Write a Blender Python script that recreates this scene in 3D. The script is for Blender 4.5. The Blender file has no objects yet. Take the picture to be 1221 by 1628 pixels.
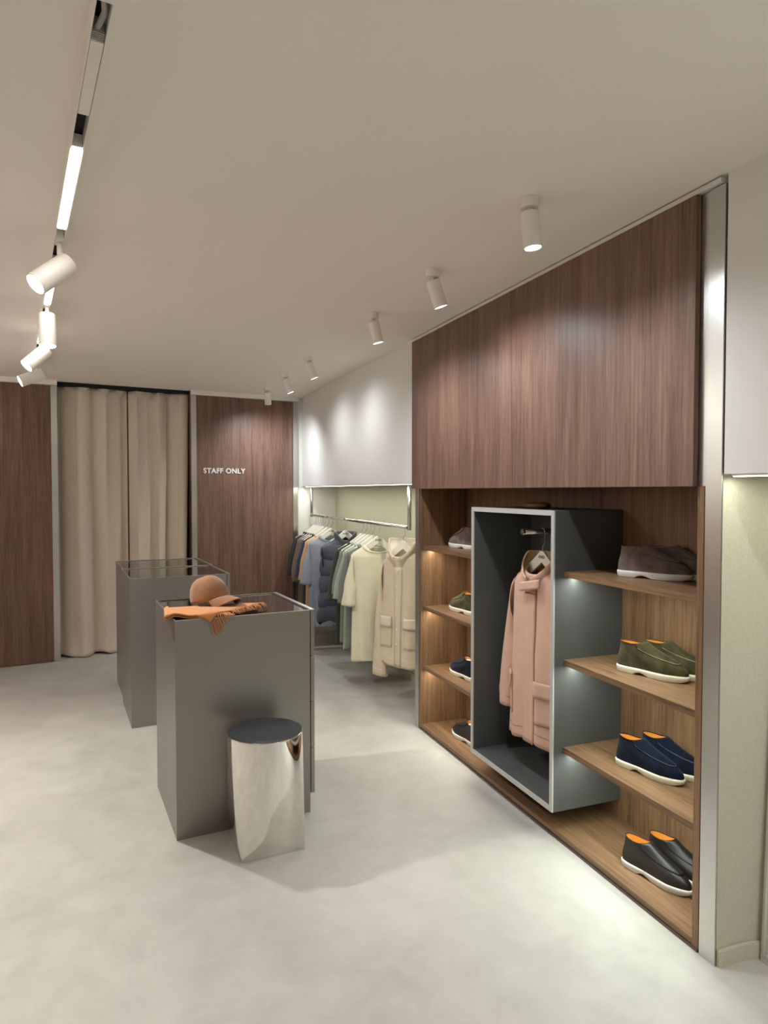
import bpy, bmesh, math, random
from mathutils import Vector, Matrix, noise
random.seed(7)
sc = bpy.context.scene
COL = sc.collection
PI = math.pi

# ------------------------------------------------------------------ camera
YAW = math.atan(410.5 / 1080.0); PITCH = math.atan(33.0 / 1080.0)
cd = bpy.data.cameras.new('camera'); cam = bpy.data.objects.new('camera', cd); COL.objects.link(cam)
cam.location = (0, 0, 1.5); cam.rotation_euler = (PI / 2 - PITCH, 0, -YAW)
cd.sensor_fit = 'HORIZONTAL'; cd.sensor_width = 36.0; cd.lens = 1080.0 / 1221.0 * 36.0
cd.clip_start = 0.02
sc.camera = cam

# ------------------------------------------------------------------ world, view
w = bpy.data.worlds.new('world'); sc.world = w; w.use_nodes = True
w.node_tree.nodes['Background'].inputs[0].default_value = (0.05, 0.05, 0.05, 1)
w.node_tree.nodes['Background'].inputs[1].default_value = 0.3
vs = sc.view_settings
vs.view_transform = 'Standard'; vs.look = 'None'; vs.gamma = 1.0; vs.use_curve_mapping = False
vs.exposure = 0.12
sc.cycles.use_denoising = True
sc.cycles.max_bounces = 8; sc.cycles.diffuse_bounces = 5; sc.cycles.glossy_bounces = 5
sc.cycles.sample_clamp_indirect = 6.0
sc.cycles.caustics_reflective = True; sc.cycles.blur_glossy = 0.5

# lamp settings gathered here so that the light can be tuned in one place
ROW_W = 25.0          # ceiling spots in the row by the shelving wall
ROW_COL = (0.90, 0.96, 1.0)
TRACK_W = 82.0        # spots on the ceiling track
TRACK_COL = (1.0, 0.96, 0.92)
LINEAR_W = 1.5       # linear lamps in the track
LINEAR_COL = (1.0, 0.94, 0.88)
SHELF_W = 1.6         # led strips below shelves
SOFFIT_W = 2.6        # led strips below soffits
CEIL = 2.465

# ------------------------------------------------------------------ materials
MATS = {}
def srgb(r, g, b):
    f = lambda c: (c / 255 / 12.92) if c / 255 <= 0.04045 else ((c / 255 + 0.055) / 1.055) ** 2.4
    return (f(r), f(g), f(b), 1)
def mat(name):
    m = bpy.data.materials.new(name); m.use_nodes = True
    MATS[name] = m
    nt = m.node_tree
    return m, nt, nt.nodes['Principled BSDF']
def node(nt, t, **kw):
    n = nt.nodes.new(t)
    for k, v in kw.items(): setattr(n, k, v)
    return n
def plain(name, col, rough=0.5, metal=0.0, spec=0.5, bump=0.0, bscale=200, var=0.0, vscale=6, sheen=0.0):
    m, nt, p = mat(name)
    p.inputs['Base Color'].default_value = col
    p.inputs['Roughness'].default_value = rough; p.inputs['Metallic'].default_value = metal
    p.inputs['Specular IOR Level'].default_value = spec
    if sheen: p.inputs['Sheen Weight'].default_value = sheen
    tc = node(nt, 'ShaderNodeTexCoord')
    if var:
        n = node(nt, 'ShaderNodeTexNoise'); n.inputs['Scale'].default_value = vscale; n.inputs['Detail'].default_value = 5
        nt.links.new(tc.outputs['Object'], n.inputs['Vector'])
        r = node(nt, 'ShaderNodeValToRGB')
        r.color_ramp.elements[0].position = 0.3; r.color_ramp.elements[1].position = 0.7
        r.color_ramp.elements[0].color = tuple(c * (1 - var) for c in col[:3]) + (1,)
        r.color_ramp.elements[1].color = tuple(min(1, c * (1 + var)) for c in col[:3]) + (1,)
        nt.links.new(n.outputs['Fac'], r.inputs['Fac']); nt.links.new(r.outputs['Color'], p.inputs['Base Color'])
    if bump:
        n = node(nt, 'ShaderNodeTexNoise'); n.inputs['Scale'].default_value = bscale; n.inputs['Detail'].default_value = 3
        nt.links.new(tc.outputs['Object'], n.inputs['Vector'])
        b = node(nt, 'ShaderNodeBump'); b.inputs['Strength'].default_value = bump; b.inputs['Distance'].default_value = 0.004
        nt.links.new(n.outputs['Fac'], b.inputs['Height']); nt.links.new(b.outputs['Normal'], p.inputs['Normal'])
    return m
def emis(name, col, strength):
    m, nt, p = mat(name)
    p.inputs['Base Color'].default_value = (0.8, 0.8, 0.8, 1)
    p.inputs['Emission Color'].default_value = tuple(col) + (1,)
    p.inputs['Emission Strength'].default_value = strength
    return m
def wood(name, dark, light, axis, rough=0.42):
    m, nt, p = mat(name)
    tc = node(nt, 'ShaderNodeTexCoord')
    def stretched(fine, along, detail):
        mp = node(nt, 'ShaderNodeMapping')
        s = [fine, fine, fine]; s[{'x': 0, 'y': 1, 'z': 2}[axis]] = along
        mp.inputs['Scale'].default_value = s
        nt.links.new(tc.outputs['Object'], mp.inputs['Vector'])
        n = node(nt, 'ShaderNodeTexNoise'); n.inputs['Scale'].default_value = 1.0
        n.inputs['Detail'].default_value = detail; n.inputs['Roughness'].default_value = 0.62
        n.inputs['Distortion'].default_value = 0.35
        nt.links.new(mp.outputs['Vector'], n.inputs['Vector'])
        return n
    a = stretched(95, 2.2, 4); b = stretched(16, 0.7, 3); c = stretched(240, 9, 2)
    mx = node(nt, 'ShaderNodeMix'); mx.inputs[0].default_value = 0.45
    nt.links.new(a.outputs['Fac'], mx.inputs[2]); nt.links.new(b.outputs['Fac'], mx.inputs[3])
    mx2 = node(nt, 'ShaderNodeMix'); mx2.inputs[0].default_value = 0.28
    nt.links.new(mx.outputs[0], mx2.inputs[2]); nt.links.new(c.outputs['Fac'], mx2.inputs[3])
    r = node(nt, 'ShaderNodeValToRGB')
    r.color_ramp.elements[0].position = 0.36; r.color_ramp.elements[0].color = dark
    r.color_ramp.elements[1].position = 0.64; r.color_ramp.elements[1].color = light
    nt.links.new(mx2.outputs[0], r.inputs['Fac']); nt.links.new(r.outputs['Color'], p.inputs['Base Color'])
    bp = node(nt, 'ShaderNodeBump'); bp.inputs['Strength'].default_value = 0.12; bp.inputs['Distance'].default_value = 0.002
    nt.links.new(mx2.outputs[0], bp.inputs['Height']); nt.links.new(bp.outputs['Normal'], p.inputs['Normal'])
    p.inputs['Roughness'].default_value = rough; p.inputs['Specular IOR Level'].default_value = 0.4
    return m
def cloth(name, col, weave=900, rough=0.9, var=0.04, bump=0.25):
    return plain(name, col, rough=rough, spec=0.2, bump=bump, bscale=weave, var=var, vscale=14, sheen=0.15)

WD, WL = srgb(84, 60, 50), srgb(142, 110, 95)
wood('walnut_vertical', WD, WL, 'z'); wood('walnut_along', WD, WL, 'y')
ID, IL = srgb(92, 67, 47), srgb(154, 120, 88)  # same walnut as the fronts, warm led light put into the colour
wood('lit_walnut_vertical', ID, IL, 'z'); wood('lit_walnut_along', ID, IL, 'y')
plain('ceiling_paint', srgb(240, 234, 226), 0.9, bump=0.05, bscale=60)
plain('white_paint', srgb(228, 226, 222), 0.85)
plain('wallpaper', srgb(196, 192, 172), 0.9, bump=0.35, bscale=260, var=0.05, vscale=120)
plain('white_lacquer', srgb(226, 222, 214), 0.45)
plain('dark_gap', srgb(14, 12, 11), 0.8)
plain('steel', (0.62, 0.62, 0.60, 1), 0.30, metal=1.0, var=0.06, vscale=3)
plain('chrome', (0.58, 0.56, 0.54, 1), 0.17, metal=1.0)
plain('mirror_steel', (0.80, 0.77, 0.73, 1), 0.045, metal=1.0)
plain('mirror_glass', (0.82, 0.85, 0.82, 1), 0.02, metal=1.0)
plain('rim_metal', (0.75, 0.74, 0.72, 1), 0.3, metal=1.0)
plain('counter_metal', (0.30, 0.285, 0.26, 1), 0.34, metal=0.7, bump=0.03, bscale=500)
plain('box_grey', srgb(82, 84, 82), 0.5, bump=0.08, bscale=700, var=0.05, vscale=300)
plain('box_edge', srgb(196, 194, 190), 0.4, metal=0.15)
plain('black_glass', (0.012, 0.011, 0.010, 1), 0.03, spec=0.9)
plain('stool_pad', srgb(66, 68, 72), 0.85, bump=0.15, bscale=900)
plain('lamp_white', srgb(236, 232, 224), 0.42)
plain('curtain_linen', srgb(216, 204, 188), 0.92, spec=0.15, bump=0.3, bscale=500, var=0.05, vscale=90, sheen=0.2)
plain('hanger_white', srgb(240, 238, 226), 0.5)
plain('letter_black', srgb(20, 20, 20), 0.6)
plain('sign_white', srgb(240, 238, 234), 0.3, metal=0.3)
plain('sole_cream', srgb(228, 226, 204), 0.6, bump=0.05, bscale=300)
plain('sole_white', srgb(224, 224, 218), 0.6)
plain('tan_lining', srgb(222, 150, 52), 0.55)
plain('cap_brown', srgb(146, 101, 66), 0.88, var=0.12, vscale=30, sheen=0.3)
plain('scarf_camel', srgb(202, 134, 76), 0.95, bump=0.4, bscale=700, var=0.06, vscale=60, sheen=0.3)
plain('leather_red', srgb(98, 48, 34), 0.5)
plain('kick_brown', srgb(96, 78, 72), 0.4)
plain('paper_white', srgb(230, 230, 226), 0.8)
plain('cable_grey', srgb(170, 168, 160), 0.5)
emis('lamp_face', (1.0, 0.98, 0.96), 14)
emis('linear_face', (1.0, 0.93, 0.86), 9)
emis('strip_face', (1.0, 1.0, 0.90), 5)
emis('shelf_strip_face', (1.0, 0.97, 0.88), 4)

def floor_mat():
    m, nt, p = mat('micro_cement')
    tc = node(nt, 'ShaderNodeTexCoord')
    def ns(sc_, det, dist):
        n = node(nt, 'ShaderNodeTexNoise'); n.inputs['Scale'].default_value = sc_
        n.inputs['Detail'].default_value = det; n.inputs['Roughness'].default_value = 0.6; n.inputs['Distortion'].default_value = dist
        nt.links.new(tc.outputs['Object'], n.inputs['Vector']); return n
    a = ns(1.4, 6, 0.8); b = ns(7, 8, 0.5)
    mx = node(nt, 'ShaderNodeMix'); mx.inputs[0].default_value = 0.4
    nt.links.new(a.outputs['Fac'], mx.inputs[2]); nt.links.new(b.outputs['Fac'], mx.inputs[3])
    r = node(nt, 'ShaderNodeValToRGB')
    r.color_ramp.elements[0].position = 0.30; r.color_ramp.elements[0].color = srgb(166, 163, 155)
    r.color_ramp.elements[1].position = 0.72; r.color_ramp.elements[1].color = srgb(196, 193, 186)
    nt.links.new(mx.outputs[0], r.inputs['Fac']); nt.links.new(r.outputs['Color'], p.inputs['Base Color'])
    p.inputs['Roughness'].default_value = 0.48; p.inputs['Specular IOR Level'].default_value = 0.35
    bp = node(nt, 'ShaderNodeBump'); bp.inputs['Strength'].default_value = 0.05; bp.inputs['Distance'].default_value = 0.003
    nt.links.new(b.outputs['Fac'], bp.inputs['Height']); nt.links.new(bp.outputs['Normal'], p.inputs['Normal'])
floor_mat()

# ------------------------------------------------------------------ mesh helpers
def mk(name, verts, faces, m, parent=None, smooth=False, label=None, bevel=0, solid=0, kind=None):
    me = bpy.data.meshes.new(name); me.from_pydata([tuple(v) for v in verts], [], faces)
    me.validate(); 
    bm = bmesh.new(); bm.from_mesh(me); bmesh.ops.recalc_face_normals(bm, faces=bm.faces); bm.to_mesh(me); bm.free()
    me.materials.append(MATS[m])
    if smooth: me.polygons.foreach_set('use_smooth', [True] * len(me.polygons))
    o = bpy.data.objects.new(name, me); COL.objects.link(o)
    if parent: o.parent = parent
    if label: o['label'] = label
    if kind: o['kind'] = kind
    if solid:
        md = o.modifiers.new('thickness', 'SOLIDIFY'); md.thickness = solid; md.offset = 0
    if bevel:
        md = o.modifiers.new('edge', 'BEVEL'); md.width = bevel; md.segments = 2; md.limit_method = 'ANGLE'
    return o
class MB:
    def __init__(s): s.v = []; s.f = []
    def box(s, x0, x1, y0, y1, z0, z1):
        b = len(s.v)
        s.v += [(x, y, z) for z in (z0, z1) for y in (y0, y1) for x in (x0, x1)]
        s.f += [tuple(b + i for i in q) for q in ((0, 1, 3, 2), (4, 6, 7, 5), (0, 4, 5, 1), (2, 3, 7, 6), (0, 2, 6, 4), (1, 5, 7, 3))]
        return s
    def tube(s, pts, r, n=10, caps=True):
        pts = [Vector(p) for p in pts]; b = len(s.v); k = len(pts)
        prev = None
        for i, p in enumerate(pts):
            t = (pts[min(i + 1, k - 1)] - pts[max(i - 1, 0)]).normalized()
            if prev is None:
                a = t.cross(Vector((0, 0, 1)))
                if a.length < 1e-3: a = t.cross(Vector((1, 0, 0)))
                a.normalize()
            else:
                a = (prev - t * prev.dot(t)).normalized()
            prev = a; c = t.cross(a)
            rr = r[i] if isinstance(r, (list, tuple)) else r
            for j in range(n):
                q = 2 * PI * j / n
                s.v.append(tuple(p + (a * math.cos(q) + c * math.sin(q)) * rr))
        for i in range(k - 1):
            for j in range(n):
                s.f.append((b + i * n + j, b + i * n + (j + 1) % n, b + (i + 1) * n + (j + 1) % n, b + (i + 1) * n + j))
        if caps:
            s.f.append(tuple(b + j for j in range(n))[::-1]); s.f.append(tuple(b + (k - 1) * n + j for j in range(n)))
        return s
    def grid(s, fn, nu, nv, closed_u=False):
        b = len(s.v)
        for j in range(nv + 1):
            for i in range(nu if closed_u else nu + 1):
                s.v.append(tuple(fn(i / nu, j / nv)))
        W = nu if closed_u else nu + 1
        for j in range(nv):
            for i in range(nu):
                i2 = (i + 1) % W if closed_u else i + 1
                s.f.append((b + j * W + i, b + j * W + i2, b + (j + 1) * W + i2, b + (j + 1) * W + i))
        return s
    def rings(s, rings, cap0=False, cap1=False):
        b = len(s.v); n = len(rings[0])
        for r in rings: s.v += [tuple(p) for p in r]
        for j in range(len(rings) - 1):
            for i in range(n):
                s.f.append((b + j * n + i, b + j * n + (i + 1) % n, b + (j + 1) * n + (i + 1) % n, b + (j + 1) * n + i))
        if cap0: s.f.append(tuple(b + i for i in range(n))[::-1])
        if cap1: s.f.append(tuple(b + (len(rings) - 1) * n + i for i in range(n)))
        return s
    def build(s, name, m, parent=None, **kw): return mk(name, s.v, s.f, m, parent, **kw)
def box(name, x0, x1, y0, y1, z0, z1, m, parent=None, **kw):
    return MB().box(x0, x1, y0, y1, z0, z1).build(name, m, parent, **kw)
def tag(o, label, cat, group=None):
    o['label'] = label; o['category'] = cat
    if group: o['group'] = group
    return o
def thing(name, label, cat, loc=(0, 0, 0), rz=0, group=None, rot=None):
    o = bpy.data.objects.new(name, None); COL.objects.link(o); o.empty_display_size = 0.05
    o.location = loc; o.rotation_euler = rot if rot else (0, 0, rz)
    return tag(o, label, cat, group)
def struct(o, label=None, cat=None):
    o['kind'] = 'structure'
    if label: o['label'] = label
    if cat: o['category'] = cat
    return o
def text_mesh(body, size, extrude, offset=0.0):
    c = bpy.data.curves.new('t', 'FONT'); c.body = body; c.size = size; c.extrude = extrude; c.offset = offset
    c.align_x = 'CENTER'; c.resolution_u = 4; c.space_character = 1.08
    o = bpy.data.objects.new('t', c); COL.objects.link(o)
    dg = bpy.context.evaluated_depsgraph_get(); dg.update()
    me = bpy.data.meshes.new_from_object(o.evaluated_get(dg))
    bpy.data.objects.remove(o); bpy.data.curves.remove(c)
    return me
def clamp(x, a=0.0, b=1.0): return max(a, min(b, x))
def lerp(a, b, t): return a + (b - a) * t
def smooth(t): t = clamp(t); return t * t * (3 - 2 * t)
def interp(x, pts):
    if x <= pts[0][0]: return pts[0][1]
    for (x0, y0), (x1, y1) in zip(pts, pts[1:]):
        if x <= x1: return lerp(y0, y1, (x - x0) / (x1 - x0))
    return pts[-1][1]

# ------------------------------------------------------------------ room shell
ALPHA = math.atan(0.147)                         # the end wall stands at a slant
struct(box('floor', -2.8, 2.5, -2.7, 8.2, -0.06, 0, 'micro_cement'), 'pale grey beige micro cement floor', 'floor')
struct(box('ceiling', -2.8, 2.5, -2.7, 8.2, CEIL, CEIL + 0.06, 'ceiling_paint'), 'matt off-white plaster ceiling', 'ceiling')
struct(box('wall_left', -2.05, -1.95, -2.7, 7.4, 0, CEIL, 'white_paint'), 'plain white side wall', 'wall')
struct(box('trim_0', -1.95, -1.93, -2.6, 6.3, 0, 1.5, 'walnut_vertical'), 'walnut cladding added low on the unseen side wall to darken bounce light', 'trim')  # unseen cladding, added to cut bounce light into the shelving
struct(box('wall_front', -2.8, 2.5, -2.7, -2.6, 0, CEIL, 'white_paint'), 'plain white wall at the shop entrance', 'wall')

# end wall, local frame: +x along the wall, -y into the room
def bwl(x, y, z):
    c, s = math.cos(ALPHA), math.sin(ALPHA)
    return Vector((x * c - y * s, 6.66 + x * s + y * c, z))
wb = bpy.data.objects.new('wall_back', None); COL.objects.link(wb); struct(wb, 'end wall with walnut panels and a curtained doorway', 'wall')
wb.location = (0, 6.66, 0); wb.rotation_euler = (0, 0, ALPHA)
m_ = MB().box(-2.9, -0.56, 0.016, 0.12, 0, CEIL).box(0.60, 2.25, 0.016, 0.12, 0, CEIL)
m_.build('wall_core', 'white_paint', wb)
PT = 2.418
for x0, x1 in ((-2.75, -1.62), (-1.616, -0.609), (0.648, 1.632)):
    box('wood_panel', x0, x1, 0, 0.018, 0.004, PT, 'walnut_vertical', wb)
# fitting room behind the curtain
m_ = MB().box(-0.60, -0.56, 0.02, 1.2, 0, CEIL).box(0.60, 0.64, 0.02, 1.2, 0, CEIL).box(-0.64, 0.68, 1.16, 1.24, 0, CEIL)
m_.build('doorway_lining', 'walnut_vertical', wb)
k = 1
for x0, x1 in ((-0.608, -0.557), (0.597, 0.646), (1.634, 1.684)):
    o = box('trim_%d' % k, x0, x1, -0.006, 0.03, 0, PT - 0.002, 'steel')
    o.location = wb.location; o.rotation_euler = wb.rotation_euler
    struct(o, ['brushed steel edge strip on the outer side of the curtain', 'brushed steel edge strip between curtain and staff door panel', 'brushed steel edge strip in the corner by the clothes rail'][k - 1], 'trim'); k += 1
for x0, x1, lab in ((-2.7, -0.557, 'off-white ceiling trim above the walnut panel beside the curtain'), (0.597, 1.69, 'off-white ceiling trim above the staff panel')):
    o = box('trim_%d' % k, x0, x1, -0.02, 0.016, PT + 0.004, CEIL, 'ceiling_paint'); o.location = wb.location; o.rotation_euler = wb.rotation_euler
    struct(o, lab, 'trim'); k += 1
o = MB().box(-0.557, 0.597, 0.06, 0.16, CEIL - 0.028, CEIL).build('curtain_rail', 'dark_gap')
o.location = wb.location; o.rotation_euler = wb.rotation_euler
tag(o, 'dark ceiling rail above the linen curtains', 'rail')

# wall on the shelving side: soffits and niches
XW = 1.72
NB = 2.10
struct(box('wall_right', XW, NB + 0.1, 3.965, 7.0, 1.553, CEIL, 'white_paint'), 'white soffit wall above the clothes rail niche', 'wall')
struct(box('wall_niche', NB, NB + 0.08, 3.90, 7.05, 0, 1.56, 'wallpaper'), 'textured pale wall at the back of the clothes niche', 'wall')
struct(box('baseboard_niche', NB - 0.012, NB, 3.97, 6.96, 0, 0.06, 'wallpaper'), 'low pale skirting at the back of the clothes niche', 'baseboard')
struct(box('wall_side', XW, NB + 0.2, -2.65, 1.583, 1.553, CEIL, 'white_paint'), 'white soffit wall beside the tall steel pillar', 'wall')
# rounded niche wall next to the pillar
def curve_pts(off=0.0, n=16):
    R_ = 0.35; pts = [(1.729, 1.600 - off), (1.80, 1.600 - off)]
    for i in range(1, n + 1):
        a = PI / 2 - PI / 2 * i / n
        pts.append((1.80 + (R_ - off) * math.cos(a), 1.25 + (R_ - off) * math.sin(a)))
    pts.append((2.15 - off, -2.62)); return pts
def ribbon(name, pts, z0, z1, m, th):
    v = [(x, y, z) for (x, y) in pts for z in (z0, z1)]
    f = [(2 * i, 2 * i + 2, 2 * i + 3, 2 * i + 1) for i in range(len(pts) - 1)]
    return mk(name, v, f, m, solid=th, smooth=False)
struct(ribbon('wall_rounded', curve_pts(), 0, 1.556, 'wallpaper', 0.012), 'textured pale niche wall curving away beside the steel pillar', 'wall')
struct(ribbon('baseboard_rounded', curve_pts(0.014), 0, 0.052, 'wallpaper', 0.012), 'low pale skirting following the curved niche wall', 'baseboard')
# steel pillar and steel strip
struct(box('trim_%d' % k, XW, XW + 0.006, 1.592, 1.655, 0, 2.44, 'steel', bevel=0.001), 'tall brushed steel pillar at the end of the shelving', 'trim'); k += 1
struct(box('trim_%d' % k, XW + 0.006, XW + 0.03, 1.657, 1.72, 1.517, 2.44, 'steel'), 'brushed steel filler between pillar and walnut fronts', 'trim'); k += 1
struct(box('trim_%d' % k, XW - 0.004, XW + 0.03, 3.905, 3.955, 0, 1.516, 'steel', bevel=0.001), 'brushed steel strip between clothes niche and shelving', 'trim'); k += 1
struct(box('trim_%d' % k, XW - 0.012, XW + 0.04, 1.60, 3.99, 2.444, 2.459, 'white_lacquer'), 'slim white strip along the ceiling above the walnut fronts', 'trim'); k += 1
struct(box('wall_core', NB + 0.02, NB + 0.1, 1.58, 3.97, 0, CEIL, 'white_paint'), 'plain wall behind the shelving', 'wall')

# ------------------------------------------------------------------ light helpers
def spot_light(parent, loc, rot, power, col, size, blend, rad=0.022):
    l = bpy.data.lights.new('spot_beam', 'SPOT'); l.energy = power; l.color = col; l.spot_size = size; l.spot_blend = blend
    l.shadow_soft_size = rad
    o = bpy.data.objects.new('spot_beam', l); COL.objects.link(o); o.parent = parent; o.location = loc; o.rotation_euler = rot
    return o
def area_light(parent, loc, rot, power, col, sx, sy):
    l = bpy.data.lights.new('strip_light', 'AREA'); l.energy = power; l.color = col; l.shape = 'RECTANGLE'; l.size = sx; l.size_y = sy
    o = bpy.data.objects.new('strip_light', l); COL.objects.link(o); o.parent = parent; o.location = loc; o.rotation_euler = rot
    return o

# soffit led strips
def soffit_strip(y0, y1, x, lab, n=2, k=1.0):
    t = thing('led_strip', lab, 'light strip', (x, 0, 1.553))
    box('housing', -0.014, 0.014, y0, y1, -0.006, 0.0, 'lamp_white', t)
    box('diffuser', -0.012, 0.012, y0 + 0.005, y1 - 0.005, -0.009, -0.006, 'strip_face', t)
    for i in range(n):
        ya, yb = lerp(y0, y1, i / n), lerp(y0, y1, (i + 1) / n)
        area_light(t, (0, (ya + yb) / 2, -0.011), (0, 0, 0), k * SOFFIT_W * (yb - ya), (1.0, 1.0, 0.84), 0.02, yb - ya - 0.02)
soffit_strip(4.0, 6.86, XW + 0.03, 'glowing led strip under the soffit above the clothes rail')
soffit_strip(-1.5, 1.57, XW + 0.03, 'glowing led strip under the soffit beside the steel pillar', k=0.7)

# ------------------------------------------------------------------ built-in shelving
UY0, UY1, XB = 1.662, 3.903, 2.05
SH = (1.158, 0.780, 0.402)
t = thing('shoe_display', 'built-in walnut shoe display with open shelves and tall upper fronts', 'shelving', (0, 0, 0))
box('side_panel', XW + 0.004, XB + 0.02, UY0, UY0 + 0.026, 0.0, 1.516, 'lit_walnut_vertical', t)
box('side_panel', XW + 0.004, XB + 0.02, UY1 - 0.022, UY1, 0.0, 1.516, 'lit_walnut_vertical', t)
box('back_panel', XB, XB + 0.02, UY0, UY1, 0.0, 1.516, 'lit_walnut_vertical', t)
box('base_board', XW + 0.004, XB, UY0 + 0.026, UY1 - 0.022, 0.012, 0.034, 'lit_walnut_along', t, bevel=0.001)
box('plinth', XW + 0.012, XW + 0.03, UY0 + 0.026, UY1 - 0.022, 0.0, 0.012, 'dark_gap', t)
box('kick_strip', XW + 0.0, XW + 0.012, UY0, UY1, 0.0, 0.009, 'kick_brown', t)
box('top_board', XW + 0.02, XB, UY0, UY1, 1.516, 1.536, 'walnut_along', t)
for ya, yb in ((1.690, 3.122), (3.125, 3.985)):
    box('upper_front', XW - 0.016, XW + 0.004, ya, yb, 1.516, 2.440, 'walnut_vertical', t)
box('upper_side', XW + 0.004, XB, 3.955, 3.97, 1.516, 2.44, 'walnut_vertical', t)
BY0, BY1, BX = 2.424, 3.158, 1.690
for ya, yb in ((UY0 + 0.026, BY0), (BY1, UY1 - 0.022)):
    for zz in SH:
        s = box('shelf', XW + 0.022, XB, ya, yb, zz - 0.024, zz, 'lit_walnut_along', t, bevel=0.0008)
        xs = XW + 0.022 + 0.05
        box('led_profile', xs - 0.006, xs + 0.006, ya + 0.01, yb - 0.01, zz - 0.0265, zz - 0.024, 'shelf_strip_face', s, label='slim glowing led line under the shelf')
        col = (1.0, 0.94, 0.78) if ya > 3 else (0.90, 1.0, 0.91)
        area_light(s, (xs, (ya + yb) / 2, zz - 0.028), (0, 0, 0), SHELF_W * (1.0 if ya > 3 else 1.5), col, 0.012, yb - ya - 0.02)

# grey hanging cabinet
t = thing('hanging_cabinet', 'grey open wardrobe box mounted between the walnut shelves', 'cabinet', (0, 0, 0))
BZ0, BZ1, TH = 0.124, 1.418, 0.022
e = 0.006
box('side_panel', BX + e, XB, BY0, BY0 + TH, BZ0, BZ1, 'box_grey', t)
box('side_panel', BX + e, XB, BY1 - TH, BY1, BZ0, BZ1, 'box_grey', t)
box('top_panel', BX + e, XB, BY0 + TH, BY1 - TH, BZ1 - TH, BZ1, 'box_grey', t)
box('bottom_panel', BX + e, XB, BY0 + TH, BY1 - TH, BZ0, BZ0 + TH, 'box_grey', t)
box('back_panel', XB - 0.012, XB, BY0 + TH, BY1 - TH, BZ0 + TH, BZ1 - TH, 'box_grey', t)
# mitred light front edge, four pieces
def mitre(a, b, c, d):
    v = [(BX, *p) for p in (a, b, c, d)] + [(BX + e, *p) for p in (a, b, c, d)]
    mk('edge_strip', v, [(0, 1, 2, 3), (7, 6, 5, 4), (0, 4, 5, 1), (1, 5, 6, 2), (2, 6, 7, 3), (3, 7, 4, 0)], 'box_edge', t)
g = 0.0006
mitre((BY0, BZ0 + g), (BY0, BZ1 - g), (BY0 + TH, BZ1 - TH - g), (BY0 + TH, BZ0 + TH + g))
mitre((BY1, BZ0 + g), (BY1, BZ1 - g), (BY1 - TH, BZ1 - TH - g), (BY1 - TH, BZ0 + TH + g))
mitre((BY0 + g, BZ1), (BY1 - g, BZ1), (BY1 - TH - g, BZ1 - TH), (BY0 + TH + g, BZ1 - TH))
mitre((BY0 + g, BZ0), (BY1 - g, BZ0), (BY1 - TH - g, BZ0 + TH), (BY0 + TH + g, BZ0 + TH))
RODY, RODZ = 2.77, 1.308
rod = MB().tube([(1.758, RODY, RODZ), (XB - 0.012, RODY, RODZ)], 0.013, 16).build('hanging_rod', 'chrome', t, smooth=True)
MB().tube([(1.752, RODY, RODZ), (1.762, RODY, RODZ)], 0.0155, 16).tube([(1.7505, RODY, RODZ), (1.753, RODY, RODZ)], 0.007, 10).build('end_cap', 'chrome', rod)
# slim brown thing on top of the cabinet
def pouch(u, v):
    a = 2 * PI * u; r = math.sin(PI * clamp(v, 0.001, 0.999)) ** 0.45
    return (0.05 * r * math.cos(a), 0.09 * r * math.sin(a), 0.016 - 0.016 * math.cos(PI * v))
o = MB().grid(pouch, 24, 10, True).build('leather_pouch', 'leather_red', smooth=True); o.location = (1.80, 2.72, BZ1)
tag(o, 'flat reddish brown leather pouch lying on the grey cabinet', 'pouch')

# ------------------------------------------------------------------ spots
def cyl_rings(r0, r1, z0, z1, n=24, steps=1):
    return [[(lerp(r0, r1, i / steps) * math.cos(2 * PI * j / n), lerp(r0, r1, i / steps) * math.sin(2 * PI * j / n), lerp(z0, z1, i / steps)) for j in range(n)] for i in range(steps + 1)]
def lamp_head(parent, R, L, pivot, tilt_dir, tilt, power, col, size=math.radians(150)):
    """head hangs from pivot, axis tilted by `tilt` from straight down towards azimuth tilt_dir"""
    d = Vector((math.sin(tilt) * math.cos(tilt_dir), math.sin(tilt) * math.sin(tilt_dir), -math.cos(tilt)))
    q = Vector((0, 0, -1)).rotation_difference(d)
    M = Matrix.Translation(pivot) @ q.to_matrix().to_4x4()
    def tr(rs): return [[M @ Vector(p) for p in r] for r in rs]
    n = 28
    prof = [(0.0, 0.0), (R * 0.9, 0.0), (R, -0.004), (R, -L), (R * 0.90, -L), (R * 0.88, -L + 0.006)]
    rs = [[(max(r, 1e-4) * math.cos(2 * PI * j / n), max(r, 1e-4) * math.sin(2 * PI * j / n), z) for j in range(n)] for r, z in prof]
    h = MB().rings(tr(rs)).build('lamp_head', 'lamp_white', parent, smooth=True)
    md = h.modifiers.new('es', 'EDGE_SPLIT'); md.split_angle = math.radians(35)
    disc = [(R * 0.885 * math.cos(2 * PI * j / n), R * 0.885 * math.sin(2 * PI * j / n), -L + 0.005) for j in range(n)]
    MB().rings(tr([disc, [(x * 0.5, y * 0.5, z) for x, y, z in disc]]), cap1=True).build('lens', 'lamp_face', h, label='bright round lamp lens')
    spot_light(parent, M @ Vector((0, 0, -L - 0.006)), q.to_euler(), power, col, size, 1.0)
    return h
ROW = [(1.256, 1.952, 0.10, -0.5), (1.264, 2.726, 0.34, 0.0), (1.262, 3.489, 0.26, 0.0), (1.232, 4.770, 0.40, 0.0), (1.233, 5.533, 0.40, -0.1), (1.238, 6.301, 0.36, 1.2)]
names = ['above the steel pillar end of the shelving', 'above the middle of the walnut fronts', 'above the seam end of the walnut fronts',
         'in front of the white soffit near the walnut fronts', 'in front of the middle of the white soffit', 'by the staff panel corner']
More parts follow.
